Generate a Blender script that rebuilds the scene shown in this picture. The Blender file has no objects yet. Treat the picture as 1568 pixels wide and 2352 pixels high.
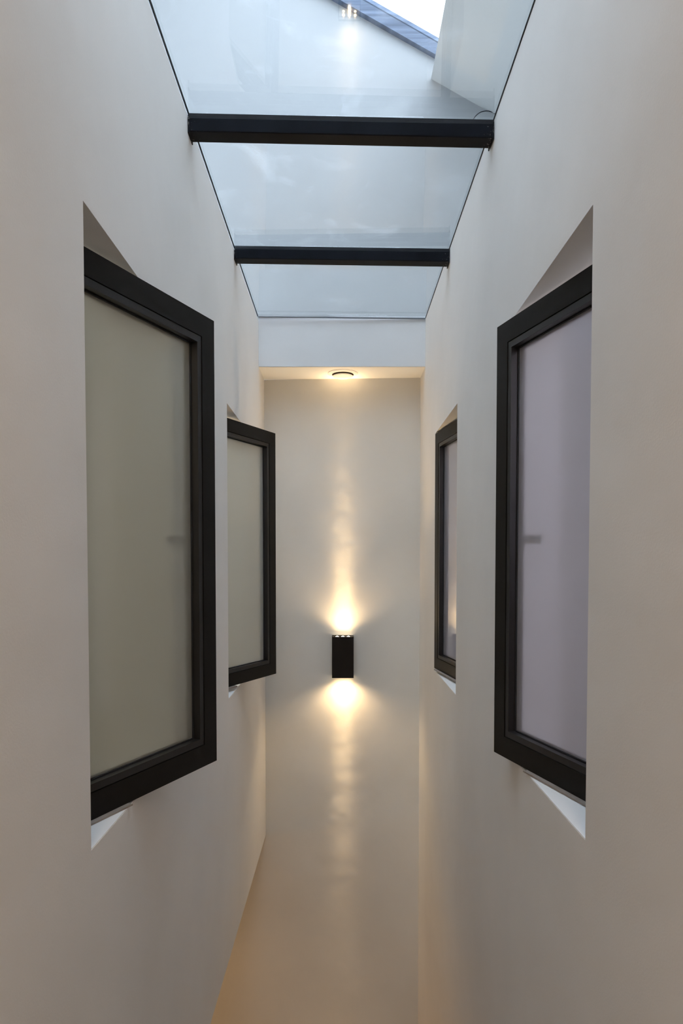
import bpy, bmesh, math
from mathutils import Vector, Matrix

# ------------------------------------------------------------------ camera
S = bpy.context.scene
COL = S.collection
cam = bpy.data.cameras.new('camera')
camo = bpy.data.objects.new('camera', cam)
COL.objects.link(camo)
camo.location = (0, 0, 3.0)
camo.rotation_euler = (math.radians(90 - 2.0045), 0, 0)
cam.sensor_width = 36.0
cam.sensor_fit = 'AUTO'
cam.lens = 1600 * 36 / 2352
cam.shift_y = (1346 - 1176) / 2352
cam.shift_x = -0.5 / 2352
cam.clip_start = 0.02
S.camera = camo

# ------------------------------------------------------------------ sky
W = bpy.data.worlds.new('world')
S.world = W
W.use_nodes = True
bg = W.node_tree.nodes['Background']
bg.inputs['Color'].default_value = (0.74, 0.84, 1.0, 1)
bg.inputs['Strength'].default_value = 5.8

S.view_settings.view_transform = 'Standard'
S.view_settings.look = 'None'
S.view_settings.gamma = 1
S.view_settings.use_curve_mapping = False
S.view_settings.exposure = 0.0

def area(name, loc, direction, sx, sy, watts, color):
    l = bpy.data.lights.new(name, 'AREA')
    l.shape = 'RECTANGLE'; l.size = sx; l.size_y = sy
    l.energy = watts; l.color = color
    o = bpy.data.objects.new(name, l)
    COL.objects.link(o)
    o.location = loc
    o.rotation_euler = Vector(direction).to_track_quat('-Z', 'Y').to_euler()
    return o

area('stair_fill', (0, -0.9, 4.05), (0, 0.55, -1), 0.5, 0.5, 13.0, (1.0, 0.74, 0.50))  # unseen fill added behind the camera to warm the lower walls
area('lower_room_light', (-1.5, 3.0, 1.3), (0.3, 0.2, -1), 0.5, 0.5, 7.0, (1.0, 0.62, 0.30))
area('left_room_fill', (-1.5, 0.2, 3.6), (0.1, 1, -0.25), 0.7, 0.7, 21.0, (1.0, 0.96, 0.84))  # added fill, lights the near-left frosted pane from behind
area('left_far_room_fill', (-1.2, 2.6, 4.1), (-0.5, 0.7, -0.6), 0.4, 0.4, 20.0, (1.0, 0.96, 0.86))  # added fill, brighter backlight for the far-left pane
area('right_room_fill', (1.5, 0.6, 3.6), (-0.1, 1, -0.25), 0.9, 0.9, 40.0, (0.95, 0.93, 1.0))  # added cool fill behind the right-hand panes

# ------------------------------------------------------------------ materials
def new_mat(name):
    m = bpy.data.materials.new(name); m.use_nodes = True
    nt = m.node_tree
    return m, nt, nt.nodes['Principled BSDF']

def plaster(name, c, rough=0.7, bump=0.0015, var=0.05):
    m, nt, p = new_mat(name)
    N = nt.nodes; L = nt.links
    tc = N.new('ShaderNodeTexCoord')
    n1 = N.new('ShaderNodeTexNoise'); n1.inputs['Scale'].default_value = 1.6; n1.inputs['Detail'].default_value = 5
    n2 = N.new('ShaderNodeTexNoise'); n2.inputs['Scale'].default_value = 260; n2.inputs['Detail'].default_value = 3
    n3 = N.new('ShaderNodeTexNoise'); n3.inputs['Scale'].default_value = 5; n3.inputs['Detail'].default_value = 2
    for n in (n1, n2, n3): L.new(tc.outputs['Object'], n.inputs['Vector'])
    r = N.new('ShaderNodeValToRGB')
    r.color_ramp.elements[0].position = 0.3; r.color_ramp.elements[1].position = 0.7
    r.color_ramp.elements[0].color = tuple(x * (1 - var) for x in c) + (1,)
    r.color_ramp.elements[1].color = tuple(min(1, x * (1 + var)) for x in c) + (1,)
    L.new(n1.outputs['Fac'], r.inputs['Fac']); L.new(r.outputs['Color'], p.inputs['Base Color'])
    b = N.new('ShaderNodeBump'); b.inputs['Distance'].default_value = bump * 0.25; b.inputs['Strength'].default_value = 0.5
    L.new(n2.outputs['Fac'], b.inputs['Height'])
    b2 = N.new('ShaderNodeBump'); b2.inputs['Distance'].default_value = bump * 5; b2.inputs['Strength'].default_value = 0.5
    L.new(n3.outputs['Fac'], b2.inputs['Height']); L.new(b.outputs['Normal'], b2.inputs['Normal'])
    L.new(b2.outputs['Normal'], p.inputs['Normal'])
    p.inputs['Roughness'].default_value = rough
    p.inputs['Specular IOR Level'].default_value = 0.3
    return m

def dark_metal(name, c, rough=0.5, scuff=None, spec=0.12):
    """powder-coated steel with fine grain; scuff = (axis scale) flecks of pale plaster"""
    m, nt, p = new_mat(name)
    N = nt.nodes; L = nt.links
    tc = N.new('ShaderNodeTexCoord')
    n = N.new('ShaderNodeTexNoise'); n.inputs['Scale'].default_value = 12; n.inputs['Detail'].default_value = 6
    L.new(tc.outputs['Object'], n.inputs['Vector'])
    r = N.new('ShaderNodeValToRGB')
    r.color_ramp.elements[0].position = 0.35; r.color_ramp.elements[1].position = 0.7
    r.color_ramp.elements[0].color = tuple(x * 0.85 for x in c) + (1,)
    r.color_ramp.elements[1].color = tuple(x * 1.15 for x in c) + (1,)
    L.new(n.outputs['Fac'], r.inputs['Fac'])
    out = r.outputs['Color']
    if scuff is not None:
        f = N.new('ShaderNodeTexNoise'); f.inputs['Scale'].default_value = 140; f.inputs['Detail'].default_value = 4
        L.new(tc.outputs['Object'], f.inputs['Vector'])
        sep = N.new('ShaderNodeSeparateXYZ'); L.new(tc.outputs['Object'], sep.inputs['Vector'])
        # wear gets likelier close to the given local position
        ax, centre, rad = scuff
        total = None
        for a, cc in zip(ax, centre):
            s1 = N.new('ShaderNodeMath'); s1.operation = 'ABSOLUTE'
            L.new(sep.outputs[a], s1.inputs[0])
            s2 = N.new('ShaderNodeMath'); s2.operation = 'SUBTRACT'; s2.inputs[1].default_value = cc
            L.new(s1.outputs[0], s2.inputs[0])
            s3 = N.new('ShaderNodeMath'); s3.operation = 'ABSOLUTE'; L.new(s2.outputs[0], s3.inputs[0])
            if total is None: total = s3
            else:
                s4 = N.new('ShaderNodeMath'); s4.operation = 'ADD'
                L.new(total.outputs[0], s4.inputs[0]); L.new(s3.outputs[0], s4.inputs[1]); total = s4
        mr = N.new('ShaderNodeMapRange'); mr.inputs['From Min'].default_value = 0; mr.inputs['From Max'].default_value = rad
        mr.inputs['To Min'].default_value = 0.14; mr.inputs['To Max'].default_value = -0.1
        L.new(total.outputs[0], mr.inputs['Value'])
        ad = N.new('ShaderNodeMath'); ad.operation = 'ADD'
        L.new(f.outputs['Fac'], ad.inputs[0]); L.new(mr.outputs[0], ad.inputs[1])
        cr = N.new('ShaderNodeValToRGB')
        cr.color_ramp.elements[0].position = 0.69; cr.color_ramp.elements[1].position = 0.76
        L.new(ad.outputs[0], cr.inputs['Fac'])
        mx = N.new('ShaderNodeMix'); mx.data_type = 'RGBA'
        L.new(cr.outputs['Color'], mx.inputs['Factor'])
        L.new(out, mx.inputs['A']); mx.inputs['B'].default_value = (0.16, 0.16, 0.16, 1)
        out = mx.outputs['Result']
    L.new(out, p.inputs['Base Color'])
    p.inputs['Roughness'].default_value = rough
    p.inputs['Metallic'].default_value = 0.0
    p.inputs['Specular IOR Level'].default_value = spec
    return m

def clear_glass(name, tint, film=0.0):
    """pane glass: tinted see-through plus Fresnel mirror, with a faint film of dirt"""
    m = bpy.data.materials.new(name); m.use_nodes = True
    nt = m.node_tree; N = nt.nodes; L = nt.links
    N.remove(N['Principled BSDF'])
    out = N['Material Output']
    tr = N.new('ShaderNodeBsdfTransparent'); tr.inputs['Color'].default_value = tint + (1,)
    gl = N.new('ShaderNodeBsdfGlossy'); gl.inputs['Roughness'].default_value = 0.012
    gl.inputs['Color'].default_value = (1, 1, 1, 1)
    geo = N.new('ShaderNodeNewGeometry')
    ior = N.new('ShaderNodeMapRange')
    ior.inputs['To Min'].default_value = 1.5; ior.inputs['To Max'].default_value = 1 / 1.5
    L.new(geo.outputs['Backfacing'], ior.inputs['Value'])
    fr = N.new('ShaderNodeFresnel'); L.new(ior.outputs[0], fr.inputs['IOR'])
    mix = N.new('ShaderNodeMixShader')
    L.new(fr.outputs[0], mix.inputs['Fac']); L.new(tr.outputs[0], mix.inputs[1]); L.new(gl.outputs[0], mix.inputs[2])
    if film > 0:
        tc = N.new('ShaderNodeTexCoord')
        n = N.new('ShaderNodeTexNoise'); n.inputs['Scale'].default_value = 5; n.inputs['Detail'].default_value = 9
        n.inputs['Roughness'].default_value = 0.65; n.inputs['Distortion'].default_value = 1.2
        L.new(tc.outputs['Object'], n.inputs['Vector'])
        r = N.new('ShaderNodeMapRange'); r.inputs['From Min'].default_value = 0.56; r.inputs['From Max'].default_value = 0.78
        r.inputs['To Min'].default_value = 0.0; r.inputs['To Max'].default_value = film
        L.new(n.outputs['Fac'], r.inputs['Value'])
        d = N.new('ShaderNodeBsdfTranslucent'); d.inputs['Color'].default_value = (0.9, 0.9, 0.9, 1)
        m2 = N.new('ShaderNodeMixShader')
        L.new(r.outputs[0], m2.inputs['Fac']); L.new(mix.outputs[0], m2.inputs[1]); L.new(d.outputs[0], m2.inputs[2])
        L.new(m2.outputs[0], out.inputs['Surface'])
    else:
        L.new(mix.outputs[0], out.inputs['Surface'])
    return m

def frosted_glass(name, diff, trans, k=0.45, gloss=0.14):
    """frosted laminate: milky body, rough view through it, smooth glossy faces"""
    m, nt, p = new_mat(name)
    N = nt.nodes; L = nt.links
    out = N['Material Output']
    p.inputs['Base Color'].default_value = diff + (1,)
    p.inputs['Roughness'].default_value = 0.6
    p.inputs['Specular IOR Level'].default_value = 0.0
    rf = N.new('ShaderNodeBsdfRefraction'); rf.inputs['Color'].default_value = trans + (1,)
    rf.inputs['Roughness'].default_value = 0.75; rf.inputs['IOR'].default_value = 1.05
    mx = N.new('ShaderNodeMixShader'); mx.inputs['Fac'].default_value = k
    L.new(p.outputs[0], mx.inputs[1]); L.new(rf.outputs[0], mx.inputs[2])
    g = N.new('ShaderNodeBsdfGlossy'); g.inputs['Roughness'].default_value = gloss; g.inputs['Color'].default_value = (1, 1, 1, 1)
    fr = N.new('ShaderNodeFresnel'); fr.inputs['IOR'].default_value = 1.6
    geo = N.new('ShaderNodeNewGeometry'); ior = N.new('ShaderNodeMapRange')
    ior.inputs['To Min'].default_value = 1.6; ior.inputs['To Max'].default_value = 1 / 1.6
    L.new(geo.outputs['Backfacing'], ior.inputs['Value']); L.new(ior.outputs[0], fr.inputs['IOR'])
    m3 = N.new('ShaderNodeMixShader')
    L.new(fr.outputs[0], m3.inputs['Fac']); L.new(mx.outputs[0], m3.inputs[1]); L.new(g.outputs[0], m3.inputs[2])
    L.new(m3.outputs[0], out.inputs['Surface'])
    return m

def emit(name, c, s):
    m = bpy.data.materials.new(name); m.use_nodes = True
    nt = m.node_tree; N = nt.nodes
    N.remove(N['Principled BSDF'])
    e = N.new('ShaderNodeEmission'); e.inputs['Color'].default_value = c + (1,); e.inputs['Strength'].default_value = s
    nt.links.new(e.outputs[0], N['Material Output'].inputs['Surface'])
    return m

def brushed(name):
    m, nt, p = new_mat(name)
    N = nt.nodes; L = nt.links
    tc = N.new('ShaderNodeTexCoord'); mp = N.new('ShaderNodeMapping'); mp.inputs['Scale'].default_value = (2, 2, 45)
    mp.inputs['Rotation'].default_value = (0, math.radians(-28), 0)
    n = N.new('ShaderNodeTexNoise'); n.inputs['Scale'].default_value = 1.2; n.inputs['Detail'].default_value = 5
    L.new(tc.outputs['Object'], mp.inputs['Vector']); L.new(mp.outputs[0], n.inputs['Vector'])
    r = N.new('ShaderNodeValToRGB')
    r.color_ramp.elements[0].position = 0.3; r.color_ramp.elements[1].position = 0.75
    r.color_ramp.elements[0].color = (0.07, 0.095, 0.15, 1); r.color_ramp.elements[1].color = (0.20, 0.25, 0.35, 1)
    L.new(n.outputs['Fac'], r.inputs['Fac']); L.new(r.outputs['Color'], p.inputs['Base Color'])
    p.inputs['Roughness'].default_value = 0.5
    return m

M_wall = plaster('wall_plaster', (0.77, 0.75, 0.725))
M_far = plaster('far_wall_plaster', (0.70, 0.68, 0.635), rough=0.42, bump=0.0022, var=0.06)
M_white = plaster('white_paint', (0.80, 0.80, 0.79), var=0.03)
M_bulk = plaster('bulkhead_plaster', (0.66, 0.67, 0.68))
M_sill = plaster('sill_white', (0.88, 0.88, 0.88), rough=0.5, bump=0.0, var=0.02)
M_gable = plaster('loft_white_toned_down', (0.445, 0.45, 0.455), var=0.03)  # white wall, darkened in colour to hold down its skylit brightness
M_floor = plaster('floor_screed', (0.50, 0.44, 0.38), rough=0.5)
M_frame = dark_metal('window_frame_black', (0.0075, 0.0075, 0.0075), 0.45)
M_stile = dark_metal('window_frame_black_scuffed', (0.0075, 0.0075, 0.0075), 0.45, scuff=((0, 2), (0.012, 0.52), 0.07))
M_beam = dark_metal('beam_black', (0.006, 0.0075, 0.011), 0.5, scuff=((0,), (0.43,), 0.05), spec=0.05)
M_seal = dark_metal('black_seal', (0.02, 0.022, 0.026), 0.6)
M_glass = clear_glass('roof_glass', (0.955, 0.98, 0.98), film=0.15)
M_skyglass = clear_glass('skylight_glass', (0.97, 0.98, 0.98))
M_frostL = frosted_glass('frosted_glass_warm', (0.34, 0.34, 0.30), (0.9, 0.9, 0.84))
M_frostF = frosted_glass('frosted_glass_brightened', (0.60, 0.59, 0.53), (0.92, 0.92, 0.87))  # same glass as the near pane, extra brightness put into its colour
M_bead = dark_metal('bead_charcoal', (0.012, 0.012, 0.0135), 0.38, spec=0.35)
M_sill_shade = dark_metal('brown_grey_sill_shade', (0.30, 0.26, 0.23), 0.8)  # shade colour for the strip under each leaf
M_frostR = frosted_glass('frosted_glass_daylight_tint', (0.42, 0.41, 0.44), (0.9, 0.9, 0.97), gloss=0.012)  # lavender base colour carries the daylight from the room behind
M_lamp = dark_metal('lamp_black', (0.014, 0.012, 0.011), 0.55)
M_led = emit('led_glow', (1.0, 0.82, 0.55), 25)
M_reflector = new_mat('lamp_reflector')[0]
M_reflector.node_tree.nodes['Principled BSDF'].inputs['Base Color'].default_value = (0.8, 0.72, 0.6, 1)
M_valve = plaster('valve_white', (0.86, 0.85, 0.83), rough=0.35, bump=0.0, var=0.01)
M_dark = dark_metal('valve_throat_dark', (0.05, 0.025, 0.018), 0.7)
M_alu = brushed('skylight_frame_blue_grey')
M_handle = dark_metal('handle_dark', (0.02, 0.02, 0.022), 0.35)

# ------------------------------------------------------------------ helpers
def link_mesh(name, bm, mat, parent=None, loc=None, smooth=False):
    bmesh.ops.recalc_face_normals(bm, faces=bm.faces)
    me = bpy.data.meshes.new(name)
    bm.to_mesh(me); bm.free()
    me.materials.append(mat)
    if smooth:
        for p in me.polygons: p.use_smooth = True
    o = bpy.data.objects.new(name, me)
    COL.objects.link(o)
    if parent is not None: o.parent = parent
    if loc is not None: o.location = loc
    return o

def hexa(bm, pts):
    """pts: 8 corners, bottom four (counter-clockwise) then top four"""
    v = [bm.verts.new(p) for p in pts]
    for f in ((0, 3, 2, 1), (4, 5, 6, 7), (0, 1, 5, 4), (1, 2, 6, 5), (2, 3, 7, 6), (3, 0, 4, 7)):
        bm.faces.new([v[i] for i in f])

def box(bm, x0, x1, y0, y1, z0, z1):
    hexa(bm, [(x0, y0, z0), (x1, y0, z0), (x1, y1, z0), (x0, y1, z0),
              (x0, y0, z1), (x1, y0, z1), (x1, y1, z1), (x0, y1, z1)])

def bevel(bm, w, seg=1):
    bmesh.ops.bevel(bm, geom=bm.edges[:], offset=w, segments=seg, affect='EDGES', profile=0.5)

def empty(name, loc, rz=0):
    o = bpy.data.objects.new(name, None)
    o.empty_display_size = 0.1
    COL.objects.link(o)
    o.location = loc; o.rotation_euler = (0, 0, rz)
    return o

def tag(o, label=None, cat=None, group=None, kind=None):
    if label: o['label'] = label
    if cat: o['category'] = cat
    if group: o['group'] = group
    if kind: o['kind'] = kind
    return o

def struct(name, bm, mat, label=None):
    return tag(link_mesh(name, bm, mat), label, None, None, 'structure')

def far_y(x): return 3.870 - 0.0698 * x
def edge_z(y): return 1.531 - 0.0202 * y

HW = 0.43           # half width of the passage
T = 0.14            # side wall thickness
ZG = 4.245          # underside of the glass roof

def wall_with_holes(sign, z_low, holes, fz=None):
    """side wall slab between x=HW and x=HW+T with rectangular openings (y0,y1,z0,z1)"""
    ys = sorted({-1.5, 3.62, 3.9} | {h[0] for h in holes} | {h[1] for h in holes})
    zs = sorted({z_low, 4.006, ZG} | {h[2] for h in holes} | {h[3] for h in holes})
    bm = bmesh.new(); cache = {}
    def V(i, j, s):
        k = (i, j, s)
        if k not in cache:
            x = sign * (HW + (T if s else 0))
            y = ys[i]; z = zs[j]
            if i == len(ys) - 1: y = far_y(x) + 0.004
            if j == 0 and fz: z = fz(y)
            cache[k] = bm.verts.new((x, y, z))
        return cache[k]
    ni, nj = len(ys) - 1, len(zs) - 1
    def solid(i, j):
        if i < 0 or j < 0 or i >= ni or j >= nj: return False
        yc = (ys[i] + ys[i + 1]) / 2; zc = (zs[j] + zs[j + 1]) / 2
        return not any(h[0] < yc < h[1] and h[2] < zc < h[3] for h in holes)
    for i in range(ni):
        for j in range(nj):
            if not solid(i, j): continue
            for s in (0, 1):
                bm.faces.new([V(i, j, s), V(i + 1, j, s), V(i + 1, j + 1, s), V(i, j + 1, s)])
            if not solid(i - 1, j): bm.faces.new([V(i, j, 0), V(i, j + 1, 0), V(i, j + 1, 1), V(i, j, 1)])
            if not solid(i + 1, j): bm.faces.new([V(i + 1, j, 0), V(i + 1, j + 1, 0), V(i + 1, j + 1, 1), V(i + 1, j, 1)])
            if not solid(i, j - 1): bm.faces.new([V(i, j, 0), V(i + 1, j, 0), V(i + 1, j, 1), V(i, j, 1)])
            if not solid(i, j + 1): bm.faces.new([V(i, j + 1, 0), V(i + 1, j + 1, 0), V(i + 1, j + 1, 1), V(i, j + 1, 1)])
    return bm

# ------------------------------------------------------------------ structure
holesL = [(1.180, 1.780, 2.504, 3.600), (2.633, 3.240, 2.478, 3.594)]
holesR = [(1.214, 1.815, 2.508, 3.611), (2.613, 3.216, 2.497, 3.589)]
struct('wall_left', wall_with_holes(-1, 1.45, holesL, edge_z), M_wall)
struct('wall_right', wall_with_holes(1, 0.0, holesR), M_wall)

for k, (sd, h) in enumerate([(-1, holesL[0]), (-1, holesL[1]), (1, holesR[0]), (1, holesR[1])]):
    bm = bmesh.new(); xs = sorted((sd * (HW + 0.0006), sd * (HW + T - 0.001)))
    box(bm, xs[0], xs[1], h[0] + 0.0005, h[1] - 0.0005, h[2], h[2] + 0.002)
    struct('window_sill' if k == 0 else 'window_sill.%03d' % k, bm, M_sill)

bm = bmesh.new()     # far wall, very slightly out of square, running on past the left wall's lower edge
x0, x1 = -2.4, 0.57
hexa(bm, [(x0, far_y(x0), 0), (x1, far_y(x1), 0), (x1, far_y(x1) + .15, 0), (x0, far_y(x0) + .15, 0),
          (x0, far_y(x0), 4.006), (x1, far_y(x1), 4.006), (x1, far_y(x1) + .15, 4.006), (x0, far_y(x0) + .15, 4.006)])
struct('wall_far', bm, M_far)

bm = bmesh.new(); box(bm, -2.4, 2.4, -1.65, -1.5, 0, 4.245); struct('wall_back', bm, M_wall)

# soffit over the far end of the passage
bm = bmesh.new()
hexa(bm, [(-HW, 3.650, 4.008), (HW, 3.630, 4.003), (HW, 3.85, 4.003), (-HW, 3.91, 4.008),
          (-HW, 3.662, 4.06), (HW, 3.648, 4.06), (HW, 3.85, 4.06), (-HW, 3.91, 4.06)])
struct('ceiling', bm, M_white)

# roof pitch: falls to the right
def roof_z(x): return 5.453 - 0.555 * (x - 0.454)
RT = 0.11
GX0, GX1 = -1.95, 1.75
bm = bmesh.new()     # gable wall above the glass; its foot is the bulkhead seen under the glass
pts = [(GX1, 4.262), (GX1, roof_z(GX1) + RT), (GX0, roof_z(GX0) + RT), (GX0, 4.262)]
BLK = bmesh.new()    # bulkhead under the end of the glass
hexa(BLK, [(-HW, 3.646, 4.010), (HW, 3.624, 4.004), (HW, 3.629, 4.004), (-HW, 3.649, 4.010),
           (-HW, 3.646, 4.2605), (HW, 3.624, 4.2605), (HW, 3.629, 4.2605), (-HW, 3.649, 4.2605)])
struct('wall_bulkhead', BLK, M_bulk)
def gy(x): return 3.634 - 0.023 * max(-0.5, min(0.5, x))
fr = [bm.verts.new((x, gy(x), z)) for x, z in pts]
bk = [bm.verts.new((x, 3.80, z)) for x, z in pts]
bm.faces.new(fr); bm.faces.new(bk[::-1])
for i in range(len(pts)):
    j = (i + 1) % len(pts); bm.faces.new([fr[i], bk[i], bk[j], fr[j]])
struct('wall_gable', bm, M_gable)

def sloped(bm, xa, xb, ya, yb, lo, hi):
    hexa(bm, [(xa, ya, roof_z(xa) + lo), (xb, ya, roof_z(xb) + lo), (xb, yb, roof_z(xb) + lo), (xa, yb, roof_z(xa) + lo),
              (xa, ya, roof_z(xa) + hi), (xb, ya, roof_z(xb) + hi), (xb, yb, roof_z(xb) + hi), (xa, yb, roof_z(xa) + hi)])
OX0, OX1, OY0 = -0.85, 0.454, -1.35    # skylight opening
bm = bmesh.new()     # right-hand pitch; its reveal at the skylight is splayed outward
xa, xb, xt = OX1, GX1 + .1, OX1 + 0.10
hexa(bm, [(xa, -1.6, roof_z(xa)), (xb, -1.6, roof_z(xb)), (xb, 3.634, roof_z(xb)), (xa, 3.634, roof_z(xa)),
          (xt, -1.6, roof_z(xt) + RT), (xb, -1.6, roof_z(xb) + RT), (xb, 3.634, roof_z(xb) + RT), (xt, 3.634, roof_z(xt) + RT)])
struct('roof', bm, M_white)
bm = bmesh.new(); sloped(bm, GX0 - .1, OX0, -1.6, 3.634, 0, RT); struct('roof.001', bm, M_white)
bm = bmesh.new(); sloped(bm, OX0, OX1, -1.6, OY0, 0, RT); struct('roof.002', bm, M_white)
bm = bmesh.new(); box(bm, GX0 - .1, GX0, -1.6, 3.8, 4.26, roof_z(GX0) + RT); struct('wall_upper_left', bm, M_white)
bm = bmesh.new(); box(bm, GX1, GX1 + .1, -1.6, 3.8, 4.26, roof_z(GX1)); struct('wall_upper_right', bm, M_white)
bm = bmesh.new()
hexa(bm, [(GX0, -1.6, 4.26), (GX1, -1.6, 4.26), (GX1, -1.5, 4.26), (GX0, -1.5, 4.26),
          (GX0, -1.6, roof_z(GX0)), (GX1, -1.6, roof_z(GX1)), (GX1, -1.5, roof_z(GX1)), (GX0, -1.5, roof_z(GX0))])
struct('wall_upper_back', bm, M_white)
# slabs beside the glass roof (ceilings of the side rooms) and behind the camera
bm = bmesh.new(); box(bm, -2.4, -HW - 0.02, -1.5, 3.62, 4.247, 4.262); struct('ceiling.001', bm, M_white)
bm = bmesh.new(); box(bm, HW + 0.02, 2.4, -1.5, 3.62, 4.247, 4.262); struct('ceiling.002', bm, M_white)
bm = bmesh.new(); box(bm, -HW - 0.02, HW + 0.02, -1.5, 0.75, 4.247, 4.262); struct('ceiling.003', bm, M_white)
# side rooms
bm = bmesh.new(); box(bm, -2.4, -2.25, -1.5, 4.03, 0, 4.245); struct('wall_room_left', bm, M_wall)
bm = bmesh.new(); box(bm, 2.25, 2.4, -1.5, 4.0, 0, 4.245); struct('wall_room_right', bm, M_wall)
bm = bmesh.new(); box(bm, -2.25, -HW - T, 3.80, 3.90, 1.6, 4.245); struct('wall_room_left_end', bm, M_wall)
bm = bmesh.new(); box(bm, -2.25, -HW - T, 2.16, 2.26, 1.70, 4.245); struct('wall_room_left_added_light_divider', bm, M_wall)  # unseen divider added to keep the near room dim, the far one bright
bm = bmesh.new(); box(bm, HW + T, 2.25, 3.80, 3.95, 0, 4.245); struct('wall_room_right_end', bm, M_wall)
bm = bmesh.new(); box(bm, -2.25, -HW - T + 0.001, -1.5, 3.97, 1.56, 1.70); struct('floor.001', bm, M_floor)
bm = bmesh.new(); box(bm, HW + T - 0.001, 2.25, -1.5, 3.8, 1.56, 1.70); struct('floor.002', bm, M_floor)
bm = bmesh.new(); box(bm, -2.4, 2.4, -1.65, 4.2, -0.12, 0); struct('floor', bm, M_floor)
bm = bmesh.new(); box(bm, -HW, HW, -1.5, 1.1, 1.30, 1.45); struct('floor.003', bm, M_floor)

# ------------------------------------------------------------------ glass roof
BEAMS = [(1.990, 2.008, 4.250, 4.243), (2.830, 2.812, 4.260, 4.240)]
roof = empty('glass_roof', (0, 0.34, ZG))
tag(roof, 'clear greenish glass roof in three visible panes over the passage, between the wall tops', 'glass roof')
joints = [0.75, 2.025, 2.845, 3.612]
for k in range(3):
    bm = bmesh.new()
    box(bm, -HW - 0.012, HW + 0.012, joints[k] + 0.004 - .34, joints[k + 1] - 0.004 - .34, 0.004, 0.014)
    # slight fall to the right, as on the drained glass
    for v in bm.verts: v.co.z += 0.009 * (-v.co.x / 0.86) + 0.005
    link_mesh('glass_pane', bm, M_glass, roof)
for s in (-1, 1):       # black sealant joint where the glass meets each wall
    bm = bmesh.new()
    box(bm, s * HW - 0.002, s * HW + 0.002, 0.41, 3.275, -0.001, 0.003)
    for v in bm.verts: v.co.z += 0.009 * (-s * .5) + 0.007
    link_mesh('edge_seal', bm, M_seal, roof)
bm = bmesh.new()        # pale glazing bead on top of the bulkhead
box(bm, -HW + .002, HW - .002, 3.612 - .34, 3.622 - .34, 0.0, 0.004)
for v in bm.verts: v.co.z += 0.009 * (-v.co.x / 0.86) + 0.003
o = link_mesh('end_seal', bm, dark_metal('grey_sealant', (0.18, 0.20, 0.22), 0.5), roof)
o['label'] = 'thin grey sealant line'

blabels = ['nearer black steel crossbeam under the glass roof, the longer one in view',
           'farther black steel crossbeam under the glass roof, the shorter one in view']
for k, (yl, yr, zl, zr) in enumerate(BEAMS):
    c = empty('steel_beam', (0, (yl + yr) / 2, (zl + zr) / 2))
    tag(c, blabels[k], 'beam', 'black steel crossbeams under the glass roof')
    c.rotation_euler = (0, math.atan2(-(zr - zl), 2 * HW), math.atan2(yr - yl, 2 * HW))
    L2 = HW - 0.001
    bm = bmesh.new(); box(bm, -L2, L2, 0.0, 0.052, -0.048, -0.009); bevel(bm, 0.0025, 2)
    link_mesh('tube', bm, M_beam, c)
    bm = bmesh.new(); box(bm, -L2, L2, 0.002, 0.050, -0.009, 0.003)
    link_mesh('glazing_tape', bm, M_seal, c)
    for s in (-1, 1):   # welded end plates against the walls
        bm = bmesh.new(); box(bm, s * (L2 - .0) - (.003 if s > 0 else 0), s * L2 + (.003 if s < 0 else 0), -0.003, 0.056, -0.053, -0.004)
        link_mesh('end_plate', bm, M_beam, c)

# ------------------------------------------------------------------ pivot windows
ZB, ZT = 2.510, 3.580
def bar(bm, a, b, c, d, y0, y1):
    """mitred bar: quad a,b,c,d in the (x,z) plane of the panel, y0..y1 deep"""
    hexa(bm, [(a[0], y0, a[1]), (b[0], y0, b[1]), (b[0], y1, b[1]), (a[0], y1, a[1]),
              (d[0], y0, d[1]), (c[0], y0, c[1]), (c[0], y1, c[1]), (d[0], y1, d[1])])

def ring(w0, w1, L, H, y0, y1, bev=0):
    """four mitred bars between insets w0 and w1 -> list of (kind, bmesh)"""
    o = [(w0, w0), (L - w0, w0), (L - w0, H - w0), (w0, H - w0)]
    i = [(w1, w1), (L - w1, w1), (L - w1, H - w1), (w1, H - w1)]
    res = []
    for k, kind in ((0, 'rail'), (1, 'stile'), (2, 'rail'), (3, 'stile')):
        bm = bmesh.new(); n = (k + 1) % 4
        bar(bm, o[k], o[n], i[n], i[k], y0, y1)
        res.append((kind, bm))
    return res

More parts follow.
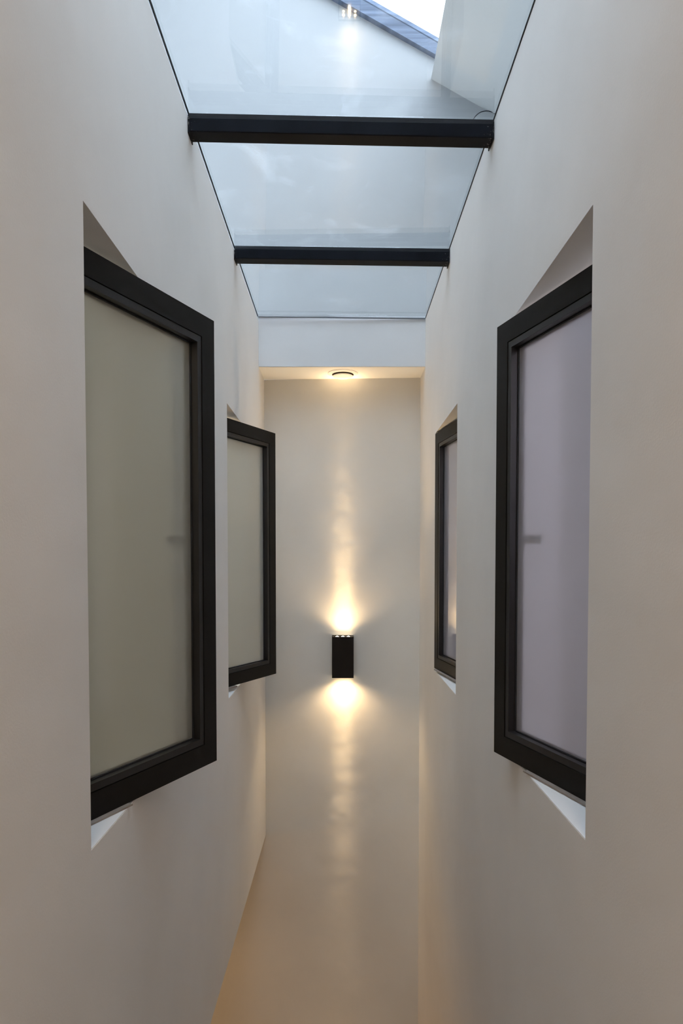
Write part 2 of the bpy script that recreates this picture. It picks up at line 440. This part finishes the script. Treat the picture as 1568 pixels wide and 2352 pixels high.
def window(name, side, far, near_y, label, frost, handle_z, zoff=0.0):
    """side -1 left / +1 right. far = (x,y) of the free corner; near_y = where the leaf ends inside the reveal.
    local x runs from hinge to free edge, local -y... faces the passage"""
    fx, fy, ang = far
    d = Vector((-side * math.sin(ang), math.cos(ang)))          # hinge -> free edge
    L = (fy - near_y) / d.y
    hx, hy = fx - d.x * L, near_y
    root = empty(name, (hx, hy, ZB + zoff))
    root.rotation_euler = (0, 0, math.atan2(d.y, d.x))
    # after rotation local +y points left of travel (= -X side); passage side is -y for left windows, +y for right
    s = 1 if side < 0 else -1          # depth direction away from the passage
    H = ZT - ZB
    tag(root, label, 'window', 'open frosted windows along the passage', 'structure')
    def dep(a, b): return (a * s, b * s) if s > 0 else (b * s, a * s)
    for kind, bm in ring(0.0, 0.0515, L, H, *dep(0.0, 0.045)):
        link_mesh(kind, bm, M_frame, root)
    for kind, bm in ring(0.053, 0.068, L, H, *dep(0.0018, 0.040)):
        link_mesh('glazing_bead', bm, M_bead, root)
    for kind, bm in ring(0.0505, 0.054, L, H, *dep(0.006, 0.038)):   # bottom of the groove between rail and bead
        link_mesh('groove_seal', bm, M_seal, root)
    for kind, bm in ring(0.067, 0.0705, L, H, *dep(0.019, 0.034)):   # rubber gasket
        link_mesh('gasket', bm, M_seal, root)
    bm = bmesh.new()
    y0, y1 = dep(0.023, 0.029)
    box(bm, 0.066, L - 0.066, y0, y1, 0.066, H - 0.066)
    link_mesh('glass_pane', bm, frost, root)
    # added strip coloured as the sill's shade under the leaf, ending where the sill does
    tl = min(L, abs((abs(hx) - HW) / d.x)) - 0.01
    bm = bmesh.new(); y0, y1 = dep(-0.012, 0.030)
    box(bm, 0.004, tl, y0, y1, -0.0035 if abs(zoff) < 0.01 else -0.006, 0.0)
    link_mesh('sill_shade_strip', bm, M_sill_shade, root)
    # lever handle on the room side, showing blurred through the frosted glass
    h = bmesh.new()
    y0, y1 = dep(0.045, 0.055); box(h, L - 0.045, L - 0.012, y0, y1, handle_z - .035, handle_z + .035)
    bevel(h, 0.003, 2)
    ho = link_mesh('handle', h, M_handle, root)
    h = bmesh.new()
    y0, y1 = dep(0.055, 0.080); box(h, L - 0.037, L - 0.019, y0, y1, handle_z - .009, handle_z + .009)
    y0, y1 = dep(0.066, 0.082); box(h, L - 0.085, L - 0.019, y0, y1, handle_z - .011, handle_z + .011)
    bevel(h, 0.003, 2)
    link_mesh('lever', h, M_handle, ho)
    return root

window('window_1', -1, (-0.308, 1.702, math.atan2(.167, .402)), 1.192,
       'large near window on the left wall, black frame with grey-green frosted glass swung into the passage', M_frostL, 0.54)
window('window_2', -1, (-0.294, 3.110, math.atan2(.157, .333)), 2.645,
       'small-looking far window on the left wall, black frame and frosted glass swung widest open', M_frostF, 0.475, -0.012)
window('window_3', 1, (0.3885, 1.763, math.atan2(.1045, .370)), 1.226,
       'large near window on the right wall, black frame with lavender-grey frosted glass', M_frostR, 0.54, 0.005)
window('window_4', 1, (0.426, 3.195, math.atan2(.045, .318)), 2.625,
       'far window on the right wall, barely ajar, its glass mirroring the wall lamp', M_frostR, 0.475, 0.001)

# ------------------------------------------------------------------ wall lamp
LX, LW, LZ0, LZ1 = 0.006, 0.118, 2.366, 2.592
yw = far_y(LX)
lamp = empty('wall_lamp', (LX, yw, LZ0))
tag(lamp, 'black box-shaped up-and-down wall lamp glowing warm on the far wall', 'lamp')
H = LZ1 - LZ0; D = 0.095
bm = bmesh.new()   # hollow rectangular housing open at top and bottom
t = 0.004
hexa(bm, [(-LW/2, -D, 0), (LW/2, -D, 0), (LW/2, -D + t, 0), (-LW/2, -D + t, 0), (-LW/2, -D, H), (LW/2, -D, H), (LW/2, -D + t, H), (-LW/2, -D + t, H)])
box(bm, -LW/2, -LW/2 + t, -D + t, -0.001, 0, H)
box(bm, LW/2 - t, LW/2, -D + t, -0.001, 0, H)
box(bm, -LW/2 + t, LW/2 - t, -0.006, -0.001, 0, H - 0.002)
link_mesh('housing', bm, M_lamp, lamp)
for zz, nm in ((H - 0.010, 1), (0.010, -1)):
    bm = bmesh.new(); box(bm, -LW/2 + t, LW/2 - t, -D + t, -0.006, zz - .002, zz + .002)
    p = link_mesh('reflector_plate', bm, M_reflector, lamp)
    for k in (-1, 0, 1):
        bm = bmesh.new()
        bmesh.ops.create_uvsphere(bm, u_segments=16, v_segments=8, radius=0.0075)
        for v in bm.verts: v.co.z *= 0.35
        link_mesh('led_lens', bm, M_led, lamp, (k * 0.031, -0.040, zz + nm * 0.005), True)
def spot(name, z, up, xoff, watts, size, blend, col, tilt=0.0, y=-0.048, rad=0.004):
    l = bpy.data.lights.new(name, 'SPOT'); l.energy = watts; l.spot_size = math.radians(size); l.spot_blend = blend
    l.color = col; l.shadow_soft_size = rad
    o = bpy.data.objects.new(name, l); COL.objects.link(o); o.parent = lamp
    o.location = (xoff, y, z)
    o.rotation_euler = ((math.pi if up else 0) + tilt, 0, 0)
    return o
WARM = (1.0, 0.70, 0.38)
# light distribution of each lens: nested cones (full angle, watts), peaked along the axis
UP = [(9, 50), (12, 17), (16, 13), (22, 9.4), (30, 3.6), (40, 2.8), (56, 1.4), (130, 0.4)]
DOWN = [(9, 39), (12, 16.5), (16, 9), (22, 9.5), (40, 3.9), (56, 0.6), (130, 0.4)]
for k in (-1, 0, 1):
    for ang, w in UP: spot('led_beam', H + 0.001, True, k * 0.031, w * 0.88, ang, 1.0, WARM, y=-0.034)
    for ang, w in DOWN: spot('led_beam', -0.001, False, k * 0.031, w * 0.95, ang, 1.0, WARM, y=-0.034)
spot('led_flood', H + 0.004, True, 0, 25, 74, 0.7, WARM, tilt=math.radians(22), y=-0.075)
spot('led_spill', H + 0.004, True, 0, 3.0, 150, 0.9, WARM, y=-0.085)
spot('led_spill', -0.004, False, 0, 6.0, 150, 0.9, WARM, y=-0.085)

# ------------------------------------------------------------------ extract valve in the soffit
def lathe(prof, seg=48):
    bm = bmesh.new(); rings = []
    for r, z in prof:
        if r < 1e-6: rings.append([bm.verts.new((0, 0, z))])
        else: rings.append([bm.verts.new((r * math.cos(2*math.pi*i/seg), r * math.sin(2*math.pi*i/seg), z)) for i in range(seg)])
    for a, b in zip(rings, rings[1:]):
        for i in range(seg):
            j = (i + 1) % seg
            if len(a) == 1: bm.faces.new([a[0], b[i], b[j]])
            elif len(b) == 1: bm.faces.new([a[i], b[0], a[j]])
            else: bm.faces.new([a[i], b[i], b[j], a[j]])
    return bm
valve = empty('extract_valve', (0.006, 3.757, 4.0055))
tag(valve, 'round white ventilation valve in the low ceiling above the wall lamp', 'vent')
link_mesh('flange', lathe([(0.060, 0.0), (0.081, 0.0), (0.081, -0.003), (0.078, -0.005), (0.062, -0.009), (0.058, -0.008), (0.058, 0.0)]), M_valve, valve, smooth=True)
link_mesh('throat', lathe([(0.058, -0.0075), (0.057, -0.001), (0.0, -0.001)]), M_dark, valve, smooth=False)
link_mesh('disc', lathe([(0.0, -0.012), (0.050, -0.012), (0.054, -0.015), (0.053, -0.018), (0.035, -0.024), (0.015, -0.0265), (0.0, -0.027)]), M_valve, valve, smooth=True)
link_mesh('stem', lathe([(0.006, -0.001), (0.006, -0.012)], 12), M_dark, valve)

# ------------------------------------------------------------------ things above the glass
sky = empty('skylight', (OX1, 3.634, roof_z(OX1)))
tag(sky, 'roof window above the glass with blue-grey frame against the white sky', 'skylight')
def sky_bar(name, xa, xb, ya, yb, lo, hi, mat):
    bm = bmesh.new(); sloped(bm, xa, xb, ya, yb, lo, hi)
    for v in bm.verts: v.co -= Vector(sky.location)
    return link_mesh(name, bm, mat, sky)
sky_bar('frame_rail', OX0 - .06, OX1 + .17, 3.600, 3.70, RT, RT + 0.09, M_alu)
sky_bar('frame_rail', OX0 - .06, OX1 + .17, OY0 - .06, OY0, RT, RT + 0.09, M_alu)
sky_bar('frame_stile', OX1 + 0.12, OX1 + .17, OY0, 3.60, RT, RT + 0.06, M_alu)
sky_bar('frame_stile', OX0 - .07, OX0 - .01, OY0, 3.60, RT, RT + 0.06, M_alu)
sky_bar('glass_pane', OX0 - .05, OX1 + .16, OY0, 3.60, RT + .062, RT + 0.070, M_skyglass)

cap = empty('round_cap', (0.735, gy(.5) , 5.215))
tag(cap, 'round pale cap on the wall above the glass, half hidden by the nearer beam', 'cap')
o = link_mesh('disc', lathe([(0.0, 0.006), (0.060, 0.005), (0.070, 0.003), (0.072, 0.0)]), M_gable, cap, smooth=True)
o.rotation_euler = (math.pi / 2, 0, 0)
o = link_mesh('rim', lathe([(0.072, 0.0), (0.072, 0.004), (0.074, 0.004), (0.074, 0.0)]), M_handle, cap)
o.rotation_euler = (math.pi / 2, 0, 0)
